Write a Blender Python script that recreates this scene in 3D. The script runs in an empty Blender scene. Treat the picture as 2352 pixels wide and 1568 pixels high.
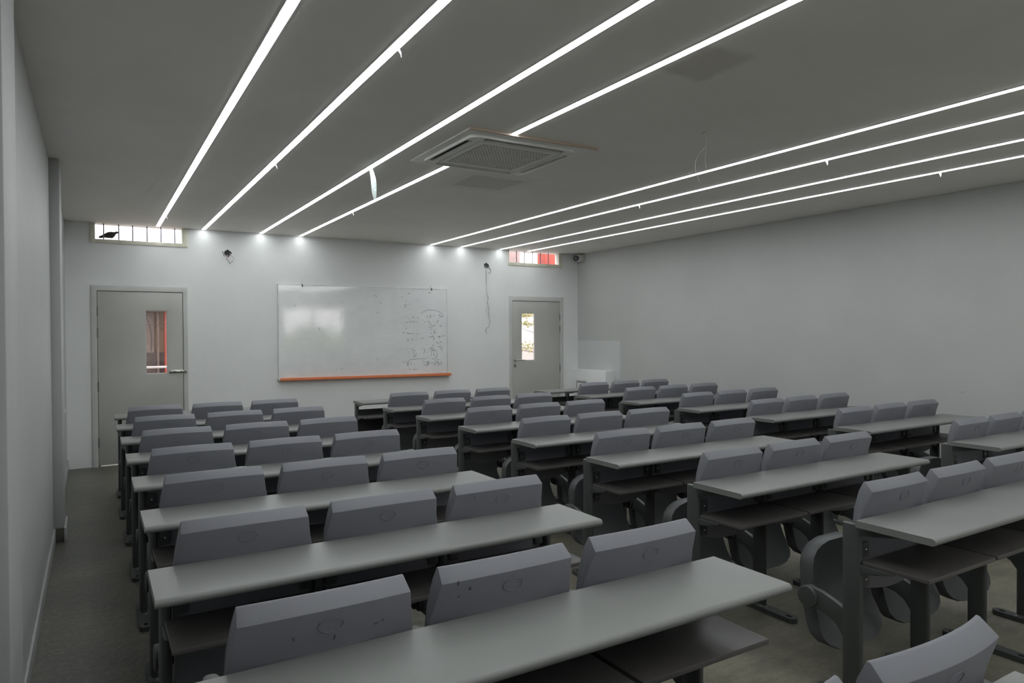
import bpy, bmesh, math, random
from mathutils import Vector, Matrix
random.seed(7)
R = math.radians
sc = bpy.context.scene
C = sc.collection

# ------------------------------------------------------------------ camera
EYE = Vector((0, 0, 1.526))
YAW, PITCH, ROLL = R(31.197), R(-0.717), R(-0.309)
fw = Vector((math.sin(YAW)*math.cos(PITCH), math.cos(YAW)*math.cos(PITCH), math.sin(PITCH)))
rt = Vector((math.cos(YAW), -math.sin(YAW), 0))
up = rt.cross(fw)
rt, up = rt*math.cos(ROLL)+up*math.sin(ROLL), up*math.cos(ROLL)-rt*math.sin(ROLL)
cam = bpy.data.cameras.new('camera')
cam.sensor_width = 36.0
cam.lens = 1590.6/2352*36.0
cam.clip_start = 0.02
camo = bpy.data.objects.new('camera', cam)
C.objects.link(camo)
m = Matrix((rt, up, -fw)).transposed().to_4x4()
m.translation = EYE
camo.matrix_world = m
sc.camera = camo

# ------------------------------------------------------------------ light and exposure
SKY = 3.8           # overcast sky outside
STRIP = 19.0        # LED diffusers in the ceiling
sc.view_settings.view_transform = 'Standard'
sc.view_settings.look = 'None'
sc.view_settings.gamma = 1.0
sc.view_settings.use_curve_mapping = False
sc.view_settings.exposure = 0.0
w = bpy.data.worlds.new('overcast_sky')
sc.world = w
w.use_nodes = True
bg = w.node_tree.nodes['Background']
bg.inputs['Color'].default_value = (0.93, 0.95, 1.0, 1)
bg.inputs['Strength'].default_value = SKY

# ------------------------------------------------------------------ materials
def principled(name):
    mt = bpy.data.materials.new(name)
    mt.use_nodes = True
    return mt, mt.node_tree, mt.node_tree.nodes['Principled BSDF']

def coords(nt):
    return nt.nodes.new('ShaderNodeTexCoord').outputs['Object']

def mixcol(nt, fac, a, b):
    n = nt.nodes.new('ShaderNodeMix')
    n.data_type = 'RGBA'
    for sock, v in ((n.inputs[0], fac), (n.inputs[6], a), (n.inputs[7], b)):
        if hasattr(v, 'is_linked'):
            nt.links.new(v, sock)
        elif isinstance(v, (int, float)):
            sock.default_value = v
        else:
            sock.default_value = (*v, 1)
    return n.outputs[2]

def noise(nt, co, scale, detail=4, rough=0.55, lo=0.35, hi=0.65, stretch=None):
    if stretch:
        mp = nt.nodes.new('ShaderNodeMapping')
        mp.inputs['Scale'].default_value = stretch
        nt.links.new(co, mp.inputs['Vector'])
        co = mp.outputs['Vector']
    n = nt.nodes.new('ShaderNodeTexNoise')
    n.inputs['Scale'].default_value = scale
    n.inputs['Detail'].default_value = detail
    n.inputs['Roughness'].default_value = rough
    nt.links.new(co, n.inputs['Vector'])
    r = nt.nodes.new('ShaderNodeMapRange')
    r.inputs['From Min'].default_value = lo
    r.inputs['From Max'].default_value = hi
    nt.links.new(n.outputs['Fac'], r.inputs['Value'])
    return r.outputs['Result']

def bump(nt, b, h, strength, dist=0.002):
    n = nt.nodes.new('ShaderNodeBump')
    n.inputs['Strength'].default_value = strength
    n.inputs['Distance'].default_value = dist
    nt.links.new(h, n.inputs['Height'])
    nt.links.new(n.outputs['Normal'], b.inputs['Normal'])

def math2(nt, op, a, b=None):
    n = nt.nodes.new('ShaderNodeMath')
    n.operation = op
    for k, v in enumerate((a, b)):
        if v is None:
            continue
        if hasattr(v, 'is_linked'):
            nt.links.new(v, n.inputs[k])
        else:
            n.inputs[k].default_value = v
    return n.outputs[0]

def rectmask(nt, co, a0, a1, b0, b1, ax=('X', 'Y'), soft=0.02, wob=0.03):
    """1 inside a soft-edged, slightly ragged rectangle on a surface (a paint patch or a stain)"""
    sp = nt.nodes.new('ShaderNodeSeparateXYZ')
    nt.links.new(co, sp.inputs[0])
    nz = noise(nt, co, 9, 3, 0.6, 0.2, 0.8)
    out = None
    for axis, lo, hi in ((ax[0], a0, a1), (ax[1], b0, b1)):
        d = math2(nt, 'ABSOLUTE', math2(nt, 'SUBTRACT', sp.outputs[axis], (lo+hi)/2))
        d = math2(nt, 'SUBTRACT', (hi-lo)/2, math2(nt, 'ADD', d, math2(nt, 'MULTIPLY', nz, wob)))
        r = nt.nodes.new('ShaderNodeMapRange')
        r.inputs['From Min'].default_value = -soft
        r.inputs['From Max'].default_value = soft
        nt.links.new(d, r.inputs['Value'])
        out = r.outputs['Result'] if out is None else math2(nt, 'MULTIPLY', out, r.outputs['Result'])
    return out

def simple(name, col, rough=0.5, metal=0.0, var=0.12, scale=6.0, bs=0.0, bscale=300.0, spec=None):
    mt, nt, b = principled(name)
    co = coords(nt)
    f = noise(nt, co, scale)
    dark = tuple(c*(1-var) for c in col)
    lite = tuple(min(1, c*(1+var)) for c in col)
    nt.links.new(mixcol(nt, f, dark, lite), b.inputs['Base Color'])
    b.inputs['Roughness'].default_value = rough
    b.inputs['Metallic'].default_value = metal
    if spec is not None:
        b.inputs['Specular IOR Level'].default_value = spec
    if bs:
        bump(nt, b, noise(nt, co, bscale, 2), bs, 0.001)
    return mt

M = {}
# plaster
def plaster(name, col, var=0.03):
    mt, nt, b = principled(name)
    co = coords(nt)
    f = noise(nt, co, 1.3, 5)
    c = mixcol(nt, f, tuple(x*(1-var) for x in col), tuple(min(1, x*(1+var)) for x in col))
    b.inputs['Roughness'].default_value = 0.55
    b.inputs['Specular IOR Level'].default_value = 0.3
    bump(nt, b, noise(nt, co, 14, 4), 0.12, 0.004)
    return mt, nt, b, co, c

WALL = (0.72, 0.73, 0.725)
SIDE = (0.46, 0.465, 0.455)  # greyer paint than the corner patch, plus lens edge darkening in the colour
AISLE = (0.41, 0.415, 0.41)  # pilaster wall paint with lens edge darkening put into the colour
mt, nt, b, co, c = plaster('wall_paint', WALL)
nt.links.new(c, b.inputs['Base Color']); M['wall'] = mt
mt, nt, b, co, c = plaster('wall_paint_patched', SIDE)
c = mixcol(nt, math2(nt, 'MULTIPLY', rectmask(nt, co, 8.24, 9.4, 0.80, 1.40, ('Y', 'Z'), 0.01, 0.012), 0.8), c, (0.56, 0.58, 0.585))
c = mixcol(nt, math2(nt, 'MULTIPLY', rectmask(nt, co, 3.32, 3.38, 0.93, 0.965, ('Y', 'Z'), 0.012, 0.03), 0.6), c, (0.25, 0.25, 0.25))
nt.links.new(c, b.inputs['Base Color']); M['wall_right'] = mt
mt, nt, b, co, c = plaster('wall_paint_vignetted', AISLE)
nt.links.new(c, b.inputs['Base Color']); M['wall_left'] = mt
mt, nt, b, co, c = plaster('ceiling_paint', (0.85, 0.825, 0.785))
c = mixcol(nt, math2(nt, 'MULTIPLY', rectmask(nt, co, 2.69, 3.19, 5.03, 5.47, soft=0.012, wob=0.02), 0.55), c, (0.50, 0.50, 0.48))
c = mixcol(nt, math2(nt, 'MULTIPLY', rectmask(nt, co, 2.55, 3.35, 4.86, 5.62, soft=0.06, wob=0.08), 0.18), c, (0.48, 0.48, 0.46))
c = mixcol(nt, math2(nt, 'MULTIPLY', rectmask(nt, co, 2.38, 2.74, 2.20, 2.60, soft=0.03, wob=0.06), 0.45), c, (0.48, 0.43, 0.35))
crk = noise(nt, co, 0.9, 8, 0.6, 0.497, 0.503)
nt.links.new(c, b.inputs['Base Color']); M['ceiling'] = mt

mt, nt, b = principled('concrete_floor')
co = coords(nt)
c = mixcol(nt, noise(nt, co, 0.9, 6, 0.6), (0.058, 0.058, 0.052), (0.115, 0.113, 0.097))
c = mixcol(nt, noise(nt, co, 5.0, 6, 0.7, 0.45, 0.75, (1, 3, 1)), c, (0.05, 0.05, 0.043))
c = mixcol(nt, math2(nt, 'MULTIPLY', noise(nt, co, 60, 3, 0.6, 0.5, 0.8), 0.4), c, (0.26, 0.25, 0.20))
streak = noise(nt, co, 7.0, 8, 0.75, 0.42, 0.62, (0.6, 2.6, 1))
speck = noise(nt, co, 38, 5, 0.75, 0.48, 0.68)
sp = nt.nodes.new('ShaderNodeSeparateXYZ'); nt.links.new(co, sp.inputs[0])
floor_tone = nt.nodes.new('ShaderNodeMapRange')      # paler and yellower across the desk columns, darker along the wall aisle
floor_tone.inputs['From Min'].default_value = 0.1; floor_tone.inputs['From Max'].default_value = 2.4
nt.links.new(math2(nt, 'ADD', sp.outputs['X'], math2(nt, 'MULTIPLY', noise(nt, co, 1.5, 4), 0.9)), floor_tone.inputs['Value'])
c = mixcol(nt, math2(nt, 'MULTIPLY', floor_tone.outputs['Result'], noise(nt, co, 2.3, 6, 0.65, 0.2, 0.75)), c, (0.245, 0.228, 0.168))
c = mixcol(nt, math2(nt, 'MULTIPLY', streak, 0.42), c, (0.07, 0.068, 0.058))
c = mixcol(nt, math2(nt, 'MULTIPLY', speck, 0.25), c, (0.33, 0.31, 0.25))
nt.links.new(c, b.inputs['Base Color'])
b.inputs['Roughness'].default_value = 0.42
bump(nt, b, noise(nt, co, 25, 6, 0.7), 0.35, 0.004)
M['floor'] = mt

M['baseboard'] = simple('baseboard_paint', (0.34, 0.345, 0.34), 0.45, var=0.1)
M['skirt_dark'] = simple('shaded_bare_render', (0.07, 0.065, 0.055), 0.8, var=0.3, scale=20)  # bare brown render, with shade of the facing side put into the colour
M['door'] = simple('door_enamel', (0.46, 0.46, 0.43), 0.4, var=0.04, scale=2)
M['doorframe'] = simple('door_frame_enamel', (0.52, 0.52, 0.50), 0.4, var=0.05, scale=3)
M['winframe'] = simple('window_frame_paint', (0.62, 0.60, 0.50), 0.5, var=0.1, scale=8)
M['bar'] = simple('window_bar_metal', (0.16, 0.13, 0.18), 0.5, 0.6)
M['steel'] = simple('steel', (0.55, 0.54, 0.50), 0.28, 1.0, var=0.05)
M['hinge'] = simple('hinge_metal', (0.20, 0.20, 0.19), 0.4, 0.8)
M['dark'] = simple('dark_plastic', (0.012, 0.012, 0.013), 0.5)
M['black_gap'] = simple('shadow_gap_rubber', (0.02, 0.02, 0.02), 0.8)
M['white_plastic'] = simple('white_plastic', (0.62, 0.62, 0.60), 0.4, var=0.03)
M['ac_plastic'] = simple('aged_white_plastic', (0.78, 0.775, 0.74), 0.45, var=0.04)
M['ac_cream'] = simple('cream_edge', (0.66, 0.52, 0.42), 0.6, var=0.05)
M['wire_white'] = simple('white_wire', (0.75, 0.74, 0.70), 0.5)
M['wire_grey'] = simple('grey_wire', (0.32, 0.33, 0.32), 0.5)
M['wire_red'] = simple('red_wire', (0.25, 0.05, 0.06), 0.5)
M['film'] = simple('plastic_film', (0.68, 0.78, 0.77), 0.25, var=0.2, scale=60)
M['orange'] = simple('orange_tray_paint', (0.70, 0.20, 0.075), 0.45, var=0.05)
M['ink'] = simple('marker_ink', (0.23, 0.24, 0.25), 0.6, var=0.3, scale=30)
M['scuff'] = simple('scuff_mark', (0.06, 0.06, 0.07), 0.7)
M['alu'] = simple('aluminium_trim', (0.62, 0.62, 0.61), 0.4, 0.4)
M['feather'] = simple('dark_feathers', (0.035, 0.03, 0.03), 0.8)
# furniture
M['back'] = simple('grey_moulded_plastic', (0.178, 0.180, 0.203), 0.48, var=0.03, scale=3, bs=0.25, bscale=700)
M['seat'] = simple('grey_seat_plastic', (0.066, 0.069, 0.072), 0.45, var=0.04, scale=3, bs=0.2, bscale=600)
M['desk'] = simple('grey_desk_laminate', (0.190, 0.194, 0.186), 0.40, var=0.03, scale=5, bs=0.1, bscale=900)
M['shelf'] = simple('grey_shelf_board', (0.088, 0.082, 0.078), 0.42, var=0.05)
M['post'] = simple('grey_powder_coat', (0.056, 0.061, 0.059), 0.42, var=0.05)
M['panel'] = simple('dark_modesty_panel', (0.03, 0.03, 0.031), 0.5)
M['screw'] = simple('bright_screw', (0.8, 0.8, 0.8), 0.2, 1.0)
# white board
mt, nt, b = principled('whiteboard_enamel')
co = coords(nt)
c = mixcol(nt, noise(nt, co, 2.2, 5, 0.6), (0.74, 0.755, 0.76), (0.82, 0.84, 0.845))
c = mixcol(nt, math2(nt, 'MULTIPLY', noise(nt, co, 6, 6, 0.7, 0.5, 0.8, (1, 1, 4)), 0.35), c, (0.64, 0.65, 0.66))
nt.links.new(c, b.inputs['Base Color'])
b.inputs['Roughness'].default_value = 0.055
b.inputs['IOR'].default_value = 2.0
bump(nt, b, noise(nt, co, 7, 3, 0.5, 0.0, 1.0), 0.10, 0.004)
M['board'] = mt
# glass
mt = bpy.data.materials.new('door_glass'); mt.use_nodes = True
nt = mt.node_tree; nt.nodes.clear()
o = nt.nodes.new('ShaderNodeOutputMaterial'); mx = nt.nodes.new('ShaderNodeMixShader')
tr = nt.nodes.new('ShaderNodeBsdfTransparent'); gl = nt.nodes.new('ShaderNodeBsdfGlossy')
tr.inputs[0].default_value = (0.93, 0.90, 0.88, 1); gl.inputs['Roughness'].default_value = 0.03
mx.inputs[0].default_value = 0.07
nt.links.new(tr.outputs[0], mx.inputs[1]); nt.links.new(gl.outputs[0], mx.inputs[2]); nt.links.new(mx.outputs[0], o.inputs[0])
M['glass'] = mt
# LED diffuser
mt = bpy.data.materials.new('led_diffuser'); mt.use_nodes = True
nt = mt.node_tree; nt.nodes.clear()
o = nt.nodes.new('ShaderNodeOutputMaterial'); em = nt.nodes.new('ShaderNodeEmission')
em.inputs[0].default_value = (0.955, 0.995, 1.0, 1); em.inputs[1].default_value = STRIP
nt.links.new(em.outputs[0], o.inputs[0])
M['led'] = mt
# outdoors
M['ext_ground'] = simple('outdoor_concrete', (0.30, 0.27, 0.25), 0.8, var=0.2)
M['ext_cream'] = simple('outdoor_cream_wall', (0.30, 0.22, 0.14), 0.8, var=0.3, scale=2.5)
M['ext_base'] = simple('outdoor_dark_plinth', (0.06, 0.043, 0.038), 0.8, var=0.3, scale=3)
M['ext_grey'] = simple('outdoor_grey_shutter', (0.14, 0.105, 0.09), 0.6, var=0.15)
M['ext_pink'] = simple('outdoor_pink_wall', (0.36, 0.25, 0.23), 0.8, var=0.1)
M['ext_red'] = simple('outdoor_red_paint', (0.34, 0.05, 0.03), 0.6, var=0.15)
M['ext_white'] = simple('outdoor_white_rail', (0.7, 0.68, 0.66), 0.4)
M['leaf'] = simple('tree_leaf', (0.34, 0.32, 0.13), 0.6, var=0.4, scale=20)
M['hedge'] = simple('hedge_leaf', (0.26, 0.32, 0.14), 0.7, var=0.4, scale=12)
M['bark'] = simple('bark', (0.26, 0.22, 0.18), 0.9)

# ------------------------------------------------------------------ mesh helpers
def box(bm, x0, x1, y0, y1, z0, z1):
    v = [bm.verts.new(p) for p in ((x0,y0,z0),(x1,y0,z0),(x1,y1,z0),(x0,y1,z0),(x0,y0,z1),(x1,y0,z1),(x1,y1,z1),(x0,y1,z1))]
    for f in ((0,3,2,1),(4,5,6,7),(0,1,5,4),(1,2,6,5),(2,3,7,6),(3,0,4,7)):
        bm.faces.new([v[i] for i in f])
    return bm

def put(axis, a, p):
    return {'x': (a, p[0], p[1]), 'y': (p[0], a, p[1]), 'z': (p[0], p[1], a)}[axis]

def prism(bm, pts, axis, a0, a1, holes=()):
    """outline (with holes) in the plane across an axis, extruded from a0 to a1"""
    if holes:
        es = []
        for loop in (pts, *holes):
            vs = [bm.verts.new(put(axis, a0, p)) for p in loop]
            es += [bm.edges.new((vs[i], vs[(i+1) % len(vs)])) for i in range(len(vs))]
        g = bmesh.ops.triangle_fill(bm, use_beauty=True, edges=es)
        fs = [f for f in g['geom'] if isinstance(f, bmesh.types.BMFace)]
    else:
        fs = [bm.faces.new([bm.verts.new(put(axis, a0, p)) for p in pts])]
    r = bmesh.ops.extrude_face_region(bm, geom=fs)
    d = Vector(put(axis, a1-a0, (0, 0)))
    bmesh.ops.translate(bm, verts=[g for g in r['geom'] if isinstance(g, bmesh.types.BMVert)], vec=d)
    return bm

def loft(bm, rings, cap=True, closed=True):
    vr = [[bm.verts.new(p) for p in r] for r in rings]
    n = len(vr[0])
    for a, b_ in zip(vr, vr[1:]):
        for i in range(n if closed else n-1):
            j = (i+1) % n
            bm.faces.new((a[i], a[j], b_[j], b_[i]))
    if cap:
        bm.faces.new(list(reversed(vr[0]))); bm.faces.new(vr[-1])
    return bm

def tube(bm, pts, r, n=6, closed=False):
    pts = [Vector(p) for p in pts]
    rings = []
    for i, p in enumerate(pts):
        if closed:
            t = pts[(i+1) % len(pts)]-pts[i-1]
        else:
            t = pts[min(i+1, len(pts)-1)]-pts[max(i-1, 0)]
        t.normalize()
        a = Vector((0, 0, 1)) if abs(t.z) < 0.9 else Vector((1, 0, 0))
        u = t.cross(a).normalized(); v = t.cross(u)
        rr = r[i] if isinstance(r, (list, tuple)) else r
        rings.append([p+u*rr*math.cos(2*math.pi*k/n)+v*rr*math.sin(2*math.pi*k/n) for k in range(n)])
    if closed:
        rings.append(rings[0])
        loft(bm, rings, cap=False)
        bmesh.ops.remove_doubles(bm, verts=bm.verts[:], dist=1e-7)
    else:
        loft(bm, rings)
    return bm

def smooth(P, k=4):
    P = [Vector(p) for p in P]; n = len(P); Q = []
    for i in range(n-1):
        p0, p1, p2, p3 = P[max(i-1, 0)], P[i], P[i+1], P[min(i+2, n-1)]
        for j in range(k):
            s = j/k
            Q.append(0.5*((2*p1)+(p2-p0)*s+(2*p0-5*p1+4*p2-p3)*s*s+(3*p1-p0-3*p2+p3)*s**3))
    return Q+[P[-1]]

def oval(rx, ry, n=20, cx=0, cy=0):
    return [(cx+rx*math.cos(2*math.pi*k/n), cy+ry*math.sin(2*math.pi*k/n)) for k in range(n)]

def roundrect(x0, x1, y0, y1, r, n=5):
    o = []
    for cx, cy, a in ((x1-r, y1-r, 0), (x0+r, y1-r, 90), (x0+r, y0+r, 180), (x1-r, y0+r, 270)):
        for k in range(n+1):
            t = R(a+90*k/n)
            o.append((cx+r*math.cos(t), cy+r*math.sin(t)))
    return o

def holed(bm, x0, x1, z0, z1, holes, y0, y1, axis='y'):
    """slab across y (or x) with rectangular openings, as a clean grid of faces"""
    xs = sorted({x0, x1, *[h[0] for h in holes], *[h[1] for h in holes]})
    zs = sorted({z0, z1, *[h[2] for h in holes], *[h[3] for h in holes]})
    solid = {}
    for i in range(len(xs)-1):
        for j in range(len(zs)-1):
            cx, cz = (xs[i]+xs[i+1])/2, (zs[j]+zs[j+1])/2
            solid[i, j] = not any(h[0] < cx < h[1] and h[2] < cz < h[3] for h in holes)
    P = (lambda x, y, z: (x, y, z)) if axis == 'y' else (lambda x, y, z: (y, x, z))
    def quad(*p):
        bm.faces.new([bm.verts.new(P(*q)) for q in p])
    for (i, j), s in solid.items():
        if not s:
            continue
        a, b_, c_, d_ = xs[i], xs[i+1], zs[j], zs[j+1]
        quad((a,y0,c_),(b_,y0,c_),(b_,y0,d_),(a,y0,d_)); quad((a,y1,c_),(a,y1,d_),(b_,y1,d_),(b_,y1,c_))
        if not solid.get((i-1, j)): quad((a,y0,c_),(a,y0,d_),(a,y1,d_),(a,y1,c_))
        if not solid.get((i+1, j)): quad((b_,y0,c_),(b_,y1,c_),(b_,y1,d_),(b_,y0,d_))
        if not solid.get((i, j-1)): quad((a,y0,c_),(a,y1,c_),(b_,y1,c_),(b_,y0,c_))
        if not solid.get((i, j+1)): quad((a,y0,d_),(b_,y0,d_),(b_,y1,d_),(a,y1,d_))
    bmesh.ops.remove_doubles(bm, verts=bm.verts[:], dist=1e-6)
    return bm

def soften(bm, width=0.003, angle=30, seg=2):
    bmesh.ops.recalc_face_normals(bm, faces=bm.faces[:])
    es = [e for e in bm.edges if len(e.link_faces) == 2 and e.calc_face_angle(0) > R(angle)]
    bmesh.ops.bevel(bm, geom=es, offset=width, segments=seg, affect='EDGES', profile=0.5, clamp_overlap=True)
    return bm

def mesh(name, bm, mat, smooth=35):
    bmesh.ops.recalc_face_normals(bm, faces=bm.faces[:])
    me = bpy.data.meshes.new(name)
    bm.to_mesh(me); bm.free()
    me.materials.append(M[mat] if isinstance(mat, str) else mat)
    if smooth:
        for p in me.polygons:
            p.use_smooth = True
        me.set_sharp_from_angle(angle=R(smooth))
    return me

def link(name, me, parent=None, loc=None):
    o = bpy.data.objects.new(name, me)
    C.objects.link(o)
    if parent is not None:
        o.parent = parent
    if loc is not None:
        o.location = loc
    return o

def obj(name, bm, mat, parent=None, smooth=35):
    return link(name, mesh(name, bm, mat, smooth), parent)

def tag(o, label, cat, group=None, kind=None):
    o['label'] = label; o['category'] = cat
    if group: o['group'] = group
    if kind: o['kind'] = kind
    return o

def thing(name, label, cat, loc=(0, 0, 0), group=None, kind=None):
    o = link(name, None, None, loc)
    o.empty_display_size = 0.1
    return tag(o, label, cat, group, kind)

def nb(): return bmesh.new()

def wobj(name, bm, mat, parent=None, smooth=35):
    """a part whose shape is given in room coordinates, under a parent standing anywhere"""
    off = Vector((0, 0, 0)); p = parent
    while p is not None:
        off += p.location; p = p.parent
    bmesh.ops.translate(bm, verts=bm.verts[:], vec=-off)
    return obj(name, bm, mat, parent, smooth)

# ------------------------------------------------------------------ the room
XL, XR, YB, YF, ZC = -0.262, 6.934, -2.8, 9.329, 2.823
T = 0.18
def struct(name, bm, mat, label, cat, smooth=0):
    return tag(obj(name, bm, mat, None, smooth), label, cat, None, 'structure')

struct('floor', box(nb(), XL-T, XR+T, YB-T, YF+T, -0.12, 0), 'floor', 'bare grey concrete floor with darker worn streaks', 'floor')
struct('ceiling', box(nb(), XL-T, XR+T, YB-T, YF+T, ZC, ZC+0.2), 'ceiling', 'flat off-white ceiling with repair patches around the air conditioner', 'ceiling')
W1 = (0.033, 0.953, 2.632, ZC)
W2 = (5.594, 6.604, 2.632, ZC)
O2 = (5.596, 6.555, 2.632, ZC)
D1 = (0.046, 0.948, 0.0, 2.040)
D2 = (5.657, 6.567, 0.0, 2.032)
struct('wall_front', holed(nb(), XL-T, XR+T, 0, ZC, (W1, W2, D1, D2), YF, YF+T), 'wall', 'white front wall carrying the whiteboard and both doors', 'wall')
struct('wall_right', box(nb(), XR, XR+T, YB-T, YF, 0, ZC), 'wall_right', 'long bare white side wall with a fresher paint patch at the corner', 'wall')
W3 = (4.88, 6.80, 1.00, 2.36)
struct('wall_back', holed(nb(), XL-T, XR, 0, ZC, (W3,), YB-T, YB), 'wall', 'white back wall with the big daylight window', 'wall')
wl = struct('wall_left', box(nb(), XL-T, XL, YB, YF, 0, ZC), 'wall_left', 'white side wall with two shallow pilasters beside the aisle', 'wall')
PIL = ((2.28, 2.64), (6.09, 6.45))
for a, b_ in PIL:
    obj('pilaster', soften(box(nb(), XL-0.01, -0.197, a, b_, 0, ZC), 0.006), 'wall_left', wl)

# skirting along the pilaster wall, following the pilasters, each length its own part
t0 = thing('baseboard_left', 'grey painted skirting along the pilaster wall and round its pilasters', 'baseboard', (XL, YF, 0), None, 'structure')
H, th = 0.105, 0.014
runs = []
prev = YB
for a, b_ in PIL:
    runs += [(XL, XL+th, prev, a), (XL, -0.197, a-th, a), (-0.197, -0.197+th, a-th, b_+th), (XL, -0.197, b_, b_+th)]
    prev = b_
runs.append((XL, XL+th, prev, YF))
for k, r in enumerate(runs):
    wobj('board_length', soften(box(nb(), *r, 0.0, H), 0.004), 'skirt_dark' if k % 4 == 1 else 'baseboard', t0)

# ledge boxed into the far corner
t0 = thing('trim_1', 'low white boxed ledge in the corner under the security camera', 'ledge', (6.85, 8.86, 0), None, 'structure')
wobj('box_body', soften(box(nb(), 6.762, XR+0.005, 8.39, YF+0.005, 0, 0.925), 0.006), 'wall', t0)
f = nb()
holed(f, 8.855, 9.135, 0.52, 0.752, ((8.88, 9.11, 0.54, 0.727),), 6.748, 6.766, 'x')
fr = wobj('hatch_frame', f, 'alu', t0)
wobj('hatch_gap', box(nb(), 6.7595, 6.7615, 8.878, 9.112, 0.538, 0.729), 'black_gap', fr)
wobj('hatch_cover', box(nb(), 6.752, 6.7600, 8.89, 9.10, 0.545, 0.715), 'wall', t0)
wobj('ledge_plate', soften(box(nb(), 6.735, 6.765, 8.53, 8.78, 0.66, 0.69), 0.003), 'white_plastic', t0)

# ------------------------------------------------------------------ doors
def door(n, D, outer, glass, label):
    x0, x1, z1 = D[0], D[1], D[3]
    t = thing(f'door_{n}', label, 'door', ((x0+x1)/2, YF, 0), None, 'structure')
    f = nb()
    holed(f, outer[0], outer[1], 0, outer[2], ((x0, x1, -1, z1),), YF-0.014, YF+0.12)
    # a rebate the leaf closes against
    fr = wobj('door_frame', soften(f, 0.003), 'doorframe', t)
    f = nb(); box(f, x0, x0+0.018, YF+0.040, YF+0.08, 0, z1); box(f, x1-0.018, x1, YF+0.040, YF+0.08, 0, z1); box(f, x0+0.018, x1-0.018, YF+0.040, YF+0.08, z1-0.018, z1)
    wobj('door_stop', f, 'black_gap', fr)
    g = 0.0042
    f = nb()
    holed(f, x0+g, x1-g, 0.014, z1-g-0.002, (glass,), YF-0.007, YF+0.036)
    leaf = wobj('leaf', soften(f, 0.002), 'door', t)
    gx0, gx1, gz0, gz1 = glass
    f = nb()
    holed(f, gx0-0.001, gx1+0.001, gz0-0.001, gz1+0.001, ((gx0+0.006, gx1-0.006, gz0+0.006, gz1-0.006),), YF+0.002, YF+0.027)
    wobj('glazing_bead', f, 'doorframe', leaf)
    wobj('pane', box(nb(), gx0+0.005, gx1-0.005, YF+0.013, YF+0.017, gz0+0.005, gz1-0.005), 'glass', leaf)
    return t

d1 = door(1, D1, (-0.014, 1.0, 2.102), (0.541, 0.771, 1.058, 1.814), 'grey steel door with sliding bolt, below the window with the bird')
d2 = door(2, D2, (5.598, 6.627, 2.105), (5.828, 6.075, 1.087, 1.839), 'grey steel door with lever handle, beside the hanging wall cable')
for dd, hx, zs in ((d1, D1[0]+0.003, (1.80, 1.55, 0.93, 0.28)), (d2, D2[1]-0.003, (1.78, 1.58, 0.95, 0.30))):
    for z in zs:
        wobj('hinge', tube(nb(), [(hx, YF-0.011, z-0.055), (hx, YF-0.011, z+0.055)], 0.0075, 8), 'hinge', dd)
YG = YF-0.021
bolt = wobj('bolt_plate', soften(box(nb(), 0.787, 0.945, YG+0.008, YG+0.015, 1.062, 1.098), 0.002), 'steel', d1)
wobj('bolt_rod', tube(nb(), [(0.795, YG-0.002, 1.080), (1.0-0.015, YG-0.002, 1.080)], 0.0065, 8), 'steel', bolt)
wobj('bolt_knob', tube(nb(), [(0.862, YG-0.002, 1.080), (0.862, YG-0.03, 1.074)], 0.006, 8), 'hinge', bolt)
for x in (0.812, 0.848, 0.925):
    f = nb(); box(f, x-0.011, x+0.011, YG-0.011, YG+0.010, 1.067, 1.093)
    wobj('bolt_loop', soften(f, 0.003), 'steel', bolt)
wobj('bolt_keeper', soften(box(nb(), 0.956, 0.984, YG-0.012, YG+0.008, 1.064, 1.097), 0.003), 'steel', bolt)
f = nb(); prism(f, oval(0.026, 0.026, 20, 5.697, 1.096), 'y', YG+0.006, YG+0.016)
hn = wobj('handle_rose', f, 'steel', d2)
wobj('lever_handle', tube(nb(), [(5.697, YG+0.01, 1.096), (5.697, YG-0.036, 1.096), (5.704, YG-0.045, 1.096), (5.72, YG-0.047, 1.096), (5.845, YG-0.047, 1.095)], 0.0085, 10), 'steel', hn)
f = nb(); prism(f, oval(0.025, 0.025, 20, 5.697, 1.010), 'y', YG+0.006, YG+0.017)
lk = wobj('lock_rose', f, 'steel', d2)
wobj('keyhole', box(nb(), 5.6945, 5.6995, YG+0.0045, YG+0.007, 0.998, 1.020), 'dark', lk)
wobj('thumb_turn', soften(box(nb(), 5.704, 5.712, YG-0.004, YG+0.007, 0.998, 1.024), 0.002), 'steel', lk)

# ------------------------------------------------------------------ windows
def transom(n, Wn, outer, bars, label):
    t = thing(f'window_{n}', label, 'window', ((Wn[0]+Wn[1])/2, YF, Wn[2]), None, 'structure')
    f = nb()
    holed(f, outer[0], outer[1], outer[2], ZC-0.001, ((Wn[0]+0.004, Wn[1]-0.004, Wn[2]+0.004, 9),), YF-0.012, YF+0.085)
    wobj('window_frame', soften(f, 0.004), 'winframe', t)
    for x in bars:
        wobj('window_bar', tube(nb(), [(x, YF+0.05, Wn[2]), (x, YF+0.05, ZC)], 0.0062, 8), 'bar', t)
    return t
transom(1, W1, (-0.015, 1.010, 2.590), (0.123, 0.277, 0.421, 0.572, 0.721, 0.873), 'barred strip window over the bolted door, a bird on its sill')
transom(2, O2, (5.584, 6.612, 2.586), (5.77, 5.918, 6.074, 6.226, 6.380), 'barred strip window over the lever-handle door, red post outside')
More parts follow.
